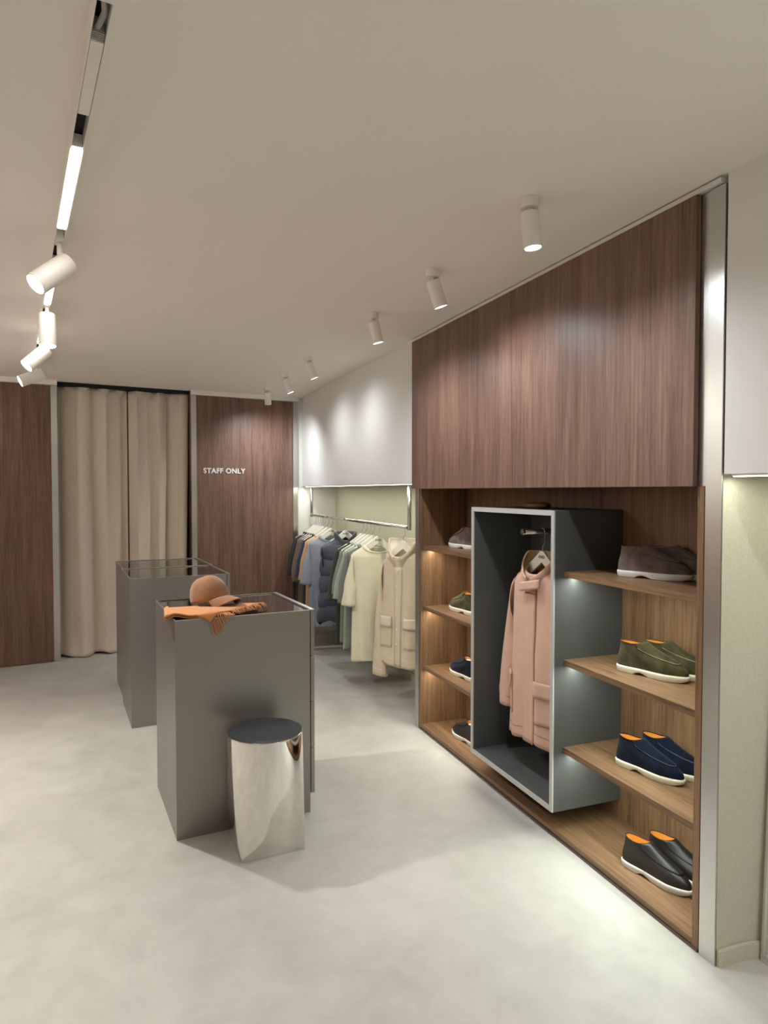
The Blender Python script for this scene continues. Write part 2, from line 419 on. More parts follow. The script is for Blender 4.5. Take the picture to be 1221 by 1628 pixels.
for i, (x, y, tl, az) in enumerate(ROW + [(1.25, 0.41, 0.45, 0.0), (1.25, -0.36, 0.45, 0.0), (1.25, -1.13, 0.45, 0.0)]):  # fixtures appended to ROW are unseen, added for more light near the camera
    nm = names[i] if i < 6 else 'added out of view as extra light ahead of the steel pillar, %s after it' % ('first', 'second', 'third')[i - 6]
    t = thing('ceiling_spotlight', 'white cylinder spotlight on the ceiling ' + nm, 'spotlight', (x, y, CEIL), 0, 'ceiling spotlights along the shelving wall')
    MB().rings(cyl_rings(0.031, 0.031, 0, -0.030, 28), True, True).build('ceiling_cup', 'lamp_white', t, bevel=0.001)
    MB().rings(cyl_rings(0.029, 0.029, -0.030, -0.032, 28), True, True).build('cup_rim', 'lamp_white', t)
    MB().tube([(0, 0, -0.03), (0, 0, -0.052)], 0.007, 10).build('stem', 'lamp_white', t)
    lamp_head(t, 0.0305, 0.118, Vector((0, 0, -0.045)), az, tl, ROW_W * (1.1, 1.1, 1.0, 0.45, 0.42, 1.5, 1.2, 1.2, 1.2)[i], ROW_COL)

# ------------------------------------------------------------------ ceiling track
TA = math.atan2(5.059 - 1.457, -0.551 + 0.05)       # direction of the track on the ceiling
TRK = Vector((-0.034, 1.457, CEIL))
def trk(y): # local x across, y along
    return y
t = thing('ceiling_track', 'white surface-mounted ceiling track with open slot and cable', 'light track', TRK, TA - PI / 2)
W2, HT = 0.017, 0.050
m_ = MB().box(-W2, -W2 + 0.003, -1.2, 4.35, -HT, 0).box(W2 - 0.003, W2, -1.2, 4.35, -HT, 0).box(-W2 + 0.003, W2 - 0.003, -1.2, 4.35, -0.004, 0)
m_.build('channel', 'lamp_white', t)
m_ = MB().box(-W2 + 0.003, W2 - 0.003, -1.2, 4.35, -0.008, -0.0045)
m_.build('slot_floor', 'dark_gap', t)
for a, b in ((-1.2, -0.06), ):
    box('cover_plate', -W2, W2, a, b, -HT - 0.002, -HT + 0.002, 'lamp_white', t, label='closed white cover plate of the track')
box('driver_module', -W2 + 0.004, W2 - 0.004, 0.075, 0.38, -HT + 0.001, -0.01, 'lamp_white', t, bevel=0.001, label='grey-white driver block in the track')
for zz in range(4):
    box('contact_rib', -W2 + 0.005, W2 - 0.005, 0.050 + zz * 0.006, 0.053 + zz * 0.006, -HT + 0.006, -0.012, 'cable_grey', t)
MB().tube([(-0.006, -0.12, -0.02), (-0.002, -0.05, -0.026), (0.006, 0.0, -0.032), (0.0, 0.04, -0.034), (-0.003, 0.052, -0.034)], 0.006, 10).build('cable', 'cable_grey', t, smooth=True)
MB().tube([(0.012, -0.12, -0.02), (0.012, 0.05, -0.02)], 0.003, 8).build('wire', 'cable_grey', t, smooth=True)
lin_labs = ['bright linear lamp in the track next to the driver block', 'bright linear lamp in the track between the tilted spotlights', 'bright linear lamp in the track near its curtain end']
for lab, (a, b) in zip(lin_labs, ((0.56, 1.20), (1.62, 2.30), (2.62, 3.30))):
    l = thing('linear_lamp', lab, 'linear lamp', TRK, TA - PI / 2, 'linear lamps in the track')
    box('lamp_body', -W2 + 0.004, W2 - 0.004, a, b, -HT + 0.004, -0.012, 'lamp_white', l)
    box('diffuser', -W2 + 0.004, W2 - 0.004, a + 0.01, b - 0.01, -HT - 0.003, -HT + 0.004, 'linear_face', l, label='glowing white diffuser')
    area_light(l, (0, (a + b) / 2, -HT - 0.005), (0, 0, 0), LINEAR_W, LINEAR_COL, 0.035, b - a - 0.04)
TS = [(1.33, 0.85, PI * 1.12, 0.10), (2.32, 0.16, PI * 1.5, 0.085), (3.10, 0.80, PI * 1.10, 0.10), (3.95, 1.12, PI * 1.04, 0.10), (-1.0, 0.6, PI * 1.0, 0.10)]  # last spot hangs out of view, added to brighten side wall and ceiling
tnm = ['next to the first linear lamp', 'pointing straight down', 'tilted toward the walnut panel, behind the upright one', 'tilted furthest, by the walnut end wall', 'below the closed cover plate, added out of view as extra light']
for (yy, tl, az, st), nm, kp in zip(TS, tnm, (0.9, 1.25, 1.4, 1.7, 1.1)):
    l = thing('track_spotlight', 'white cylinder spotlight hanging from the track ' + nm, 'spotlight', TRK, TA - PI / 2, 'spotlights hanging from the track')
    box('adapter', -W2 + 0.004, W2 - 0.004, yy - 0.04, yy + 0.04, -HT - 0.004, -0.012, 'lamp_white', l)
    MB().tube([(0, yy, -HT), (0, yy, -HT - st)], 0.009, 12).build('stem', 'lamp_white', l, smooth=True)
    R, L = 0.041, 0.162
    d = Vector((math.sin(tl) * math.cos(az), math.sin(tl) * math.sin(az), -math.cos(tl)))
    lamp_head(l, R, L, Vector((0, yy, -HT - st)) - d * 0.045, az, tl, TRACK_W * kp, TRACK_COL, math.radians(160 if kp == 1.25 else 135))

# ------------------------------------------------------------------ counters
CA = math.radians(5.2)
def counter(loc, lab, drawers, depth=0.598):
    W, Hh = 0.606, 0.948
    t = thing('display_counter', lab, 'counter', loc, CA, 'grey metal display counters')
    p = 0.004
    box('front_panel', 0, W, 0, p, 0, Hh, 'counter_metal', t)
    box('side_panel', 0, p, p, depth - p, 0, Hh, 'counter_metal', t)
    box('back_panel', 0, W, depth - p, depth, 0, Hh, 'counter_metal', t)
    box('carcass', p, W - p, p, depth - p, 0.004, Hh - 0.012, 'counter_metal', t)
    rim = MB().box(0, W, 0, 0.005, Hh, Hh + 0.0025).box(0, W, depth - 0.005, depth, Hh, Hh + 0.0025).box(0, 0.005, 0.005, depth - 0.005, Hh, Hh + 0.0025)
    rim.build('rim', 'rim_metal', t, label='pale metal rim')
    box('glass_top', 0.005, W, 0.005, depth - 0.005, Hh - 0.011, Hh - 0.003, 'black_glass', t, label='glossy black glass top')
    n = 4; z1 = Hh + 0.002; z0 = 0.085; hh = (z1 - z0) / n
    for i in range(n):
        top = z1 - i * hh
        dh = hh
        d = box('drawer', W + 0.004, W + 0.022, 0.0, depth, top - dh + 0.004, top, 'counter_metal', t, bevel=0.001)
    box('drawer_edge', W + 0.003, W + 0.0225, 0.0, depth, z1, z1 + 0.002, 'rim_metal', t, label='pale metal edge above the drawers')
    return t
C1 = Vector((0.189, 2.999, 0))
counter(C1, 'grey metal display counter carrying the cap and scarf', 4)
C2 = Vector((0.020, 4.540, 0))
ux, uy = Vector((math.cos(CA), math.sin(CA), 0)), Vector((-math.sin(CA), math.cos(CA), 0))
counter(C2, 'bare grey metal display counter between the cap counter and the last counter', 4)
counter(C2 + uy * 0.606 + ux * 0.010, 'bare grey metal display counter closest to the curtain', 4)

# ------------------------------------------------------------------ stool
t = thing('stool', 'polished steel stool with round grey seat and square foot', 'stool', (0.545, 2.862, 0), math.radians(4))
R, S, Hs = 0.159, 0.133, 0.478
v = []; f = []
corners = [(-S, -S), (S, -S), (S, S), (-S, S)]
# smooth ruled transition: for every direction a top circle point and a foot square point; flat triangles and cone corners
N = 24
tri_f = []; 
for k_ in range(4):
    a, b = corners[k_], corners[(k_ + 1) % 4]
    ang = -PI / 2 + k_ * PI / 2
    ap = (R * math.cos(ang), R * math.sin(ang), Hs)
    i0 = len(v); v += [(a[0], a[1], 0), (b[0], b[1], 0), ap]; f.append((i0, i0 + 1, i0 + 2))
    for j in range(N):
        a0, a1 = ang + PI / 2 * j / N, ang + PI / 2 * (j + 1) / N
        i0 = len(v); v += [(b[0], b[1], 0), (R * math.cos(a1), R * math.sin(a1), Hs), (R * math.cos(a0), R * math.sin(a0), Hs)]
        f.append((i0, i0 + 1, i0 + 2))
# weld and subdivide each ruled strip along its height for smooth shading
me = bpy.data.meshes.new('shell'); me.from_pydata(v, [], f)
bm = bmesh.new(); bm.from_mesh(me); bmesh.ops.remove_doubles(bm, verts=bm.verts, dist=1e-5); bmesh.ops.recalc_face_normals(bm, faces=bm.faces)
bm.to_mesh(me); bm.free(); me.materials.append(MATS['mirror_steel'])
me.polygons.foreach_set('use_smooth', [True] * len(me.polygons))
o = bpy.data.objects.new('shell', me); COL.objects.link(o); o.parent = t
md = o.modifiers.new('es', 'EDGE_SPLIT'); md.split_angle = math.radians(22)
circ = lambda r, z: [(r * math.cos(2 * PI * j / 64), r * math.sin(2 * PI * j / 64), z) for j in range(64)]
MB().rings([circ(R, Hs - 0.004), circ(R + 0.001, Hs), circ(R, Hs + 0.003), circ(R - 0.003, Hs + 0.003)]).build('rim', 'mirror_steel', t, smooth=True)
MB().rings([circ(R - 0.003, Hs - 0.002), circ(R - 0.003, Hs + 0.004), circ(R - 0.006, Hs + 0.006)], False, True).build('seat_pad', 'stool_pad', t, label='dark grey seat pad')

# ------------------------------------------------------------------ scarf and cap on the counter
CZ = 0.9505
sA, sB, sCc, sD = Vector((0.158, 3.055)), Vector((0.165, 3.245)), Vector((0.595, 3.215)), Vector((0.335, 2.985))
def front_y(x): return 2.999 + (x - 0.189) * math.tan(CA)
def scarf_pt(u, v, lift=0.0, inset=0.0):
    u_ = lerp(inset, 1 - inset, u); v_ = lerp(inset, 1 - inset, v)
    p = (sA * (1 - v_) + sB * v_) * (1 - u_) + (sD * (1 - v_) + sCc * v_) * u_
    z = CZ + lift + 0.0035 * math.sin(9 * u_ + 2 * v_) * (1 - v_) + 0.002 * math.sin(17 * v_ + 5 * u_)
    over = front_y(p.x) - 0.002 - p.y
    if over > 0: z -= over * 1.0 + 0.002 ; 
    else: z -= 0.0
    y = p.y if over <= 0 else front_y(p.x) - 0.006 - over * 0.25
    ovl = 0.189 - math.tan(CA) * (p.y - 2.999) - p.x
    if ovl > 0: z -= ovl * 0.35
    return Vector((p.x, y, z))
t = thing('scarf', 'folded camel orange wool scarf with fringed edge on the counter glass', 'scarf')
def layer(l0, th, inset):
    def fn(u, v):
        a = 2 * PI * v
        return None
    m_ = MB(); nu, nv = 36, 20
    top = [[scarf_pt(i / nu, j / nv, l0 + th, inset) for i in range(nu + 1)] for j in range(nv + 1)]
    bot = [[scarf_pt(i / nu, j / nv, l0, inset) for i in range(nu + 1)] for j in range(nv + 1)]
    W = nu + 1; n = W * (nv + 1)
    m_.v = [tuple(p) for r in top for p in r] + [tuple(p) for r in bot for p in r]
    for j in range(nv):
        for i in range(nu):
            a = j * W + i
            m_.f.append((a, a + 1, a + 1 + W, a + W)); m_.f.append((n + a, n + a + W, n + a + 1 + W, n + a + 1))
    for i in range(nu):
        m_.f.append((i, n + i, n + i + 1, i + 1)); a = nv * W + i; m_.f.append((a, a + 1, n + a + 1, n + a))
    for j in range(nv):
        a = j * W; m_.f.append((a, a + W, n + a + W, n + a)); a = j * W + nu; m_.f.append((a, n + a, n + a + W, a + W))
    return m_
layer(0.002, 0.007, 0.02).build('lower_fold', 'scarf_camel', t, smooth=True)
layer(0.012, 0.008, 0.0).build('upper_fold', 'scarf_camel', t, smooth=True)
# rounded fold that rolls over at the left end
def roll(u, v):
    p = sA.lerp(sB, v); a = -PI / 2 + PI * u
    r = 0.013
    n_ = Vector((-1, 0.0))
    return (p.x + n_.x * r * 1.3 * math.cos(a) + 0.012, p.y, CZ + 0.011 + r * 0.75 * math.sin(a) * 1.0 - 0.006 * (1 - v))
MB().grid(roll, 10, 12).build('fold_roll', 'scarf_camel', t, smooth=True, solid=0.006)
m_ = MB(); fr = (sD - sA).normalized()
for i in range(84):
    v = (i + 0.5) / 84 
    p = scarf_pt(1.0, v, 0.014)
    ed = (sCc - sD).normalized(); out = Vector((ed.y, -ed.x))
    ln = 0.034 + 0.014 * random.random(); jt = (random.random() - 0.5) * 0.5
    dd = Vector((out.x + ed.x * jt, out.y + ed.y * jt)).normalized()
    pts = []
    for s_ in range(6):
        q = s_ / 5
        xy = Vector((p.x, p.y)) + dd * ln * q
        over = front_y(xy.x) - 0.004 - xy.y
        z = max(p.z - 0.012 * q ** 1.3, CZ + 0.004)
        if over > 0:
            z = min(p.z, CZ + 0.006) - over * 1.7; xy.y = front_y(xy.x) - 0.007 - 0.006 * random.random()
        elif v > 0.35:
            z += 0.010 * math.sin(PI * q) * (0.5 + random.random())
        pts.append((xy.x, xy.y, z))
    m_.tube(pts, 0.0016, 5)
o = m_.build('fringe', 'scarf_camel', t, smooth=True, kind='stuff', label='twisted wool fringe')

t = thing('baseball_cap', 'brown suede baseball cap resting on the folded scarf', 'cap', (0.372, 3.280, CZ + 0.030), rot=(0, math.radians(-13), math.radians(-50)))
# local: brim towards +x
def crown(u, v):
    a = 2 * PI * u; ph = PI / 2 * (v ** 0.9)
    c, s = math.cos(a), math.sin(a)
    r = math.cos(ph) ** 0.72 if v < 1 else 0
    z = 0.118 * math.sin(ph) ** 0.95
    rr = 1 + 0.006 * math.cos(6 * a) + 0.03 * noise.noise(Vector((c * 2, s * 2, z * 14)))
    x = 0.098 * r * c * rr - 0.012 * math.sin(ph); y = 0.083 * r * s * rr
    if c > 0.2: z *= 1 + 0.03 * c
    return (x, y, z)
MB().grid(crown, 60, 18, True).build('crown', 'cap_brown', t, smooth=True, solid=0.003)
m_ = MB()
for k_ in range(6):
    a = PI / 6 + k_ * PI / 3
    m_.tube([(Vector(crown(a / 2 / PI, q / 14)) * 1.006) for q in range(15)], 0.0011, 6)
m_.build('panel_seam', 'cap_brown', t, smooth=True)
MB().rings([[(0.006 * math.cos(j * PI / 5) * r - 0.012, 0.006 * math.sin(j * PI / 5) * r, 0.118 + z) for j in range(10)] for r, z in ((1.2, -0.001), (1.1, 0.002), (0.5, 0.004))], False, True).build('top_button', 'cap_brown', t, smooth=True)
def brim(u, v):
    a = lerp(-1.02, 1.02, u)
    x0, y0 = 0.098 * math.cos(a), 0.083 * math.sin(a)
    ext = 0.072 * math.cos(a * 1.35) ** 0.55 if abs(a) < 1.15 else 0
    x = x0 + ext * v; y = y0 * (1 + 0.06 * v)
    z = 0.012 - 0.026 * v - 8.5 * (y * y) * (0.22 + 0.25 * v)
    return (x, y, z)
MB().grid(brim, 24, 10).build('brim', 'cap_brown', t, smooth=True, solid=0.004)

# ------------------------------------------------------------------ shoes
def sole_outline(a):
    """footprint; +x to the toe; length 0.285"""
    c, s = math.cos(a), math.sin(a)
    x = 0.1425 + 0.1425 * (abs(c) ** 0.85) * (1 if c > 0 else -1)
    t_ = x / 0.285
    w_ = interp(t_, [(0, 0.030), (0.12, 0.033), (0.38, 0.0325), (0.6, 0.043), (0.74, 0.0465), (0.9, 0.038), (1, 0.028)])
    y = w_ * (abs(s) ** 0.62) * (1 if s > 0 else -1)
    return Vector((x, y + 0.006 * math.sin(PI * t_), 0))
def collar_pt(a):
    c, s = math.cos(a), math.sin(a)
    return Vector((0.064 + 0.052 * c, 0.0265 * s + 0.003, 0.119 + 0.012 * max(0, c) ** 2 + 0.004 * max(0, -c)))
def upper_pt(a, v, off=0.0):
    """v 0 at the sole, 1 at the ankle opening"""
    B = sole_outline(a); B = Vector((B.x * 0.985 + 0.002, B.y * 0.95, 0.024)); T_ = collar_pt(a)
    c = math.cos(a); toe = smooth((c + 0.15) / 1.1)
    d = (B - Vector((0.14, 0.004, 0.024))); d.z = 0
    out = d.normalized()
    P1 = B + out * lerp(0.004, 0.010, toe) + Vector((0, 0, lerp(0.040, 0.044, toe)))
    P2 = T_ + Vector((lerp(-0.002, 0.070, toe), out.y * 0.006, lerp(-0.045, -0.052, toe)))
    q = 1 - v
    P = B * q ** 3 + P1 * 3 * q * q * v + P2 * 3 * q * v * v + T_ * v ** 3
    if off:
        e_ = 1e-3
        du = upper_pt(a + e_, v) - upper_pt(a - e_, v); dv = upper_pt(a, min(1, v + e_)) - upper_pt(a, max(0, v - e_))
        n_ = du.cross(dv); 
        if n_.length > 0: P = P + n_.normalized() * off
    return P
def make_shoe_meshes():
    M = {}
    n = 56
    # sole
    def zb(x):
        t_ = x / 0.285
        return 0.011 * smooth((t_ - 0.26) / 0.07) * (1 - smooth((t_ - 0.36) / 0.16)) + 0.010 * smooth((t_ - 0.86) / 0.2)
    ang = [2 * PI * j / n for j in range(n)]
    o0 = [sole_outline(a) for a in ang]
    def ring(sx, sy, z): return [Vector((0.1425 + (p.x - 0.1425) * sx, p.y * sy, z if not callable(z) else z(p.x))) for p in o0]
    m_ = MB().rings([ring(0.97, 0.94, zb), ring(1.0, 1.0, lambda x: zb(x) + 0.003), ring(1.022, 1.06, 0.019), ring(1.018, 1.045, 0.026), ring(0.98, 0.93, 0.027)])
    m_.v.append((0.1425, 0.004, 0.027)); c1 = len(m_.v) - 1
    for j in range(n): m_.f.append((4 * n + j, 4 * n + (j + 1) % n, c1))
    b0 = list(range(n)); m_.v += [(p.x, 0.004, zb(p.x)) for p in ring(0.9, 0, 0)]
    k0 = len(m_.v) - n
    for j in range(n): m_.f.append((j, k0 + j, k0 + (j + 1) % n, (j + 1) % n))
    M['sole'] = (m_.v, m_.f)
    u_ = MB().grid(lambda u, v: upper_pt(2 * PI * u, v), n, 16, True)
    M['upper'] = (u_.v, u_.f)
    # lining
    def lin(u, v):
        T_ = collar_pt(2 * PI * u); bx = Vector((0.068, 0.003, 0.034))
        p = Vector((lerp(T_.x, bx.x + (T_.x - 0.064) * 0.86, v), lerp(T_.y, (T_.y - 0.003) * 0.86 + 0.003, v), lerp(T_.z + 0.0005, 0.062, v)))
        if v > 0.75:
            k2 = (v - 0.75) / 0.25; p = Vector((lerp(p.x, 0.066, k2), lerp(p.y, 0.003, k2), p.z))
        return p
    l_ = MB().grid(lin, n, 12, True); M['lining'] = (l_.v, l_.f)
    # collar binding
    t_ = MB().tube([collar_pt(2 * PI * j / n) for j in range(n + 1)], 0.0018, 6, False); M['collar_binding'] = (t_.v, t_.f)
    # apron over the instep
    def vmin(s_): return 0.40 + 0.50 * abs(s_) ** 2.6
    def apr(u, v):
        s_ = 2 * u - 1; a = s_ * 1.18
        return upper_pt(a, lerp(vmin(s_), 0.995, v), 0.0030)
    p_ = MB().grid(apr, 26, 14); M['apron'] = (p_.v, p_.f)
    pts = [upper_pt((2 * u / 40 - 1) * 1.18, vmin(2 * u / 40 - 1), 0.0024) for u in range(41)]
    t2 = MB().tube(pts, 0.0021, 6); M['seam'] = (t2.v, t2.f)
    return M
SM = make_shoe_meshes()
def shoe(loc, rz, mirror, mats, lab, group, pad=None):
    up, ap, sole, seam = mats
    t = thing('slip_on_boot', lab, 'shoe', loc, rz, group)
    for nm, mm in (('sole', sole), ('upper', up), ('lining', 'tan_lining'), ('collar_binding', up), ('apron', ap)):
        v, f = SM[nm]
        vv = [(p[0], -p[1], p[2]) if mirror else tuple(p) for p in v]
        o = mk(nm, vv, f, mm, t, smooth=True, solid=0.0025 if nm == 'apron' else 0)
        if nm == 'sole': o['label'] = 'pale rubber sole'
        if nm == 'apron':
            v2, f2 = SM['seam']; mk('seam', [(p[0], -p[1], p[2]) if mirror else tuple(p) for p in v2], f2, seam, o, smooth=True)
    if pad:
        MB().rings([[(0.062 + 0.034 * r * math.cos(j * PI / 8), 0.003 + 0.018 * r * math.sin(j * PI / 8), z) for j in range(16)] for r, z in ((0.8, 0.07), (1, 0.09), (0.9, 0.116), (0.4, 0.120))], True, True).build('paper_filler', 'paper_white', t, smooth=True)
    return t
plain('suede_grey', srgb(112, 98, 92), 0.95, spec=0.15, bump=0.3, bscale=300, var=0.30, vscale=26, sheen=0.15)
plain('suede_olive', srgb(70, 66, 42), 0.95, spec=0.15, bump=0.3, bscale=300, var=0.38, vscale=26, sheen=0.12)
plain('suede_navy', srgb(17, 24, 42), 0.95, spec=0.12, bump=0.3, bscale=300, var=0.35, vscale=26, sheen=0.08)
plain('leather_black', srgb(34, 30, 28), 0.38, bump=0.25, bscale=350, var=0.1, vscale=30)
plain('thread_pale', srgb(150, 146, 120), 0.8); plain('thread_navy', srgb(70, 84, 110), 0.8); plain('thread_black', srgb(20, 18, 17), 0.5); plain('thread_grey', srgb(84, 74, 68), 0.8)
KINDS_ = {'grey': ('suede_grey', 'suede_grey', 'sole_white', 'thread_grey'), 'olive': ('suede_olive', 'suede_olive', 'sole_cream', 'thread_pale'),
          'navy': ('suede_navy', 'suede_navy', 'sole_cream', 'thread_navy'), 'black': ('leather_black', 'leather_black', 'sole_white', 'thread_black')}
DESC = {'grey': 'grey brown suede', 'olive': 'olive green suede', 'navy': 'navy blue suede', 'black': 'black leather'}
def pair(kind, z, heel1, ang1, heel2, ang2, side, grp, pad=False):
    a, b = ('by the shelf edge', 'by the back panel')
    for (x, y), an, w_, mir in ((heel1, ang1, a, side == 'niche'), (heel2, ang2, b, side != 'niche')):
        lab = '%s slip-on boot %s, %s' % (DESC[kind], w_, 'on the steel pillar side' if side == 'pillar' else 'on the clothes niche side')
        shoe((x, y, z), math.radians(an), mir, KINDS_[kind], lab, grp, pad)
G1, G2 = 'boots on the shelves by the steel pillar', 'boots on the shelves by the clothes niche'
pair('grey', SH[0], (1.860, 2.225), -62, (1.966, 2.175), -64, 'pillar', G1)
pair('olive', SH[1], (1.852, 2.212), -68, (1.955, 2.185), -69, 'pillar', G1)
pair('navy', SH[2], (1.846, 2.205), -74, (1.953, 2.190), -74, 'pillar', G1)
pair('black', 0.034, (1.818, 2.130), -75, (1.928, 2.115), -75, 'pillar', G1)
pair('grey', SH[0], (1.890, 3.50), 92, (1.998, 3.49), 91, 'niche', G2)
pair('olive', SH[1], (1.870, 3.45), 92, (1.972, 3.44), 91, 'niche', G2)
pair('navy', SH[2], (1.860, 3.42), 92, (1.962, 3.42), 91, 'niche', G2, True)
pair('black', 0.034, (1.860, 3.385), 92, (1.962, 3.385), 91, 'niche', G2, True)

# ------------------------------------------------------------------ clothes rail
BARX, BARZ = 1.79, 1.253
t = thing('clothes_rail', 'polished steel clothes rail hung from the niche soffit', 'rail')
MB().tube([(BARX, 4.235, BARZ), (BARX, 6.80, BARZ)], 0.0125, 16).build('crossbar', 'chrome', t, smooth=True)
for y in (4.225, 6.81):
    MB().tube([(BARX, y, BARZ - 0.016), (BARX, y, 1.552)], 0.0135, 16).build('drop_post', 'steel', t, smooth=True)
for y in (4.235 + 0.004, 6.80 - 0.004):
    MB().tube([(BARX, y - 0.004, BARZ), (BARX, y + 0.006, BARZ)], 0.0165, 16).build('bar_collar', 'chrome', t)

AND_ME = text_mesh('AND', 0.020, 0.0004, 0.0003); AND_ME.materials.append(MATS['letter_black'])
def hanger(loc, rz, lab, rod_r=0.0125, letters=False, arm=0.195, group='white hangers on the clothes rail'):
    t = thing('clothes_hanger', lab, 'hanger', loc, rz, group)
    r = rod_r + 0.0022
    # hook over the bar (bar runs along local y), with the stepped neck
    pts = [(r * math.cos(a), 0, r * math.sin(a)) for a in [PI + 0.35 - (PI + 0.35) * i / 12 for i in range(13)]]
    pts += [(r, 0, -0.02), (r, 0, -0.052), (r * 0.8, 0, -0.062), (0.002, 0, -0.066), (0, 0, -0.074), (0, 0, -0.100)]
    MB().tube(pts, 0.0017, 8).build('hook', 'chrome', t, smooth=True)
    outer = []; inner = []
    n = 40
    for i in range(n + 1):
        x = lerp(-arm, arm, i / n); ax = abs(x)
        zo = -0.094 - (0.031 - math.sqrt(max(0, 0.031 ** 2 - ax ** 2)) if ax < 0.026 else 0.014 + (ax - 0.026) * 0.80 if ax < 0.075 else 0.0532 + (ax - 0.075) * 0.60)
        zi = -0.150 - (ax * 0.72 if ax < 0.075 else 0.054 + (ax - 0.075) * 0.50)
        zi = min(zi, zo - 0.022)
        outer.append((x, zo)); inner.append((x, zi))
    v = []; f = []
    for yy in (-0.007, 0.007):
        v += [(x, yy, z) for x, z in outer] + [(x, yy, z) for x, z in inner]
    W = n + 1
    for i in range(n):
        f.append((i, i + 1, W + i + 1, W + i)); f.append((2 * W + i, 3 * W + i, 3 * W + i + 1, 2 * W + i + 1))
        f.append((i, 2 * W + i, 2 * W + i + 1, i + 1)); f.append((W + i, W + i + 1, 3 * W + i + 1, 3 * W + i))
    f += [(0, W, 3 * W, 2 * W), (n, 2 * W + n, 3 * W + n, W + n)]
    b = mk('hanger_body', v, f, 'hanger_white', t, bevel=0.0015)
    if letters:
        o = bpy.data.objects.new('lettering', AND_ME); COL.objects.link(o); o.parent = b
        o.rotation_euler = (PI / 2, 0, 0); o.location = (0, -0.0076, -0.130); o['label'] = 'black letters AND'
    return t

P_EX = 2.4
class Body:
    """garment trunk: width/depth profile over z, hung from the hanger; front faces local -y"""
    def __init__(s, neck, prof, dip, back_dip, seed, fold=0.010):
        s.neck = neck; s.prof = prof; s.dip = dip; s.bd = back_dip; s.seed = seed; s.fold = fold
        s.z0 = prof[0][0]; s.z1 = prof[-1][0]
    def wd(s, z):
        return interp(-z, [(-p[0], p[1]) for p in s.prof]), interp(-z, [(-p[0], p[2]) for p in s.prof])
    def wave(s, x, z):
        k = smooth((s.z0 - z - 0.12) / 0.5)
        return s.fold * k * (math.sin(x * 31 + s.seed * 1.7) + 0.5 * math.sin(x * 67 + s.seed * 2.9 + z * 2)) * 0.6 + 0.004 * noise.noise(Vector((x * 9, z * 6, s.seed)))
    def pt(s, a, z, off=0.0):
        w_, d_ = s.wd(z); c, sn = math.cos(a), math.sin(a)
        x = (w_ + off) * (abs(c) ** (2 / P_EX)) * (1 if c >= 0 else -1)
        y = -(d_ + off) * (abs(sn) ** (2 / P_EX)) * (1 if sn >= 0 else -1)
        top = 1 - smooth((s.z0 - z) / 0.11)
        zz = z - top * (s.dip * max(0, sn) ** 1.2 + s.bd * max(0, -sn) ** 1.2)
        low = smooth((s.z0 - z) / (s.z0 - s.z1) * 2 - 1)
        zz += 0.010 * low * math.sin(2 * a + s.seed) + 0.004 * low * math.sin(7 * a + s.seed * 2)
        return Vector((x, y + s.wave(x, z) * (0.3 + 0.7 * abs(sn)), zz))
    def front(s, x, z, off):
        w_, d_ = s.wd(z); r_ = clamp(abs(x) / w_, 0, 0.999)
        y = -d_ * (1 - r_ ** P_EX) ** (1 / P_EX)
        return Vector((x, y + s.wave(x, z) - off, z))
    def mesh(s, nu=56, nv=44, zfun=None):
        m_ = MB()
        def fn(u, v):
            z = lerp(s.z0, s.z1, v ** 1.15)
            return s.pt(2 * PI * u, z)
        return m_.grid(fn, nu, nv, True)
    def strip(s, x0, x1, z0, z1, off, nx=6, nz=24, skew=0.0):
        return MB().grid(lambda u, v: s.front(lerp(x0, x1, u), lerp(z0, z1, v) + skew * (u - 0.5), off), nx, nz)
def sleeve(side, sh, arm, end, r_end, y_r0, y_r1, n=20, rings=14, swing=0.0, seed=0, bend=0.0):
    """tube from the armhole (sh shoulder point, arm armpit) to the cuff centre `end` """
    c0 = (Vector(sh) + Vector(arm)) / 2; ax0 = (Vector(sh) - Vector(arm)) / 2
    c1 = Vector(end); rs = []
    ax1 = Vector((r_end, 0, r_end * 0.12))
    for i in range(rings + 1):
        q = i / rings; e_ = smooth(min(1, q * 2.0))
        c = c0.lerp(c1, q); c.x += bend * math.sin(PI * q)
        ax = ax0.lerp(ax1, e_ * 0.85 + 0.15 * q); yr = lerp(y_r0, y_r1, q)
        ring = []
        for j in range(n):
            a = 2 * PI * j / n
            wob = 1 + 0.07 * math.sin(3 * a + q * 9 + seed) * q
            p = c + ax * math.cos(a) * wob + Vector((0, yr * math.sin(a) * wob + swing * q, 0))
            ring.append(Vector((side * p.x, p.y, p.z)))
        rs.append(ring)
    return MB().rings(rs)
def hem_band(body, z0, z1, off, m, parent, name='hem'):
    MB().grid(lambda u, v: body.pt(2 * PI * u, lerp(z0, z1, v), off), 56, 2, True).build(name, m, parent, smooth=True, solid=0.003)

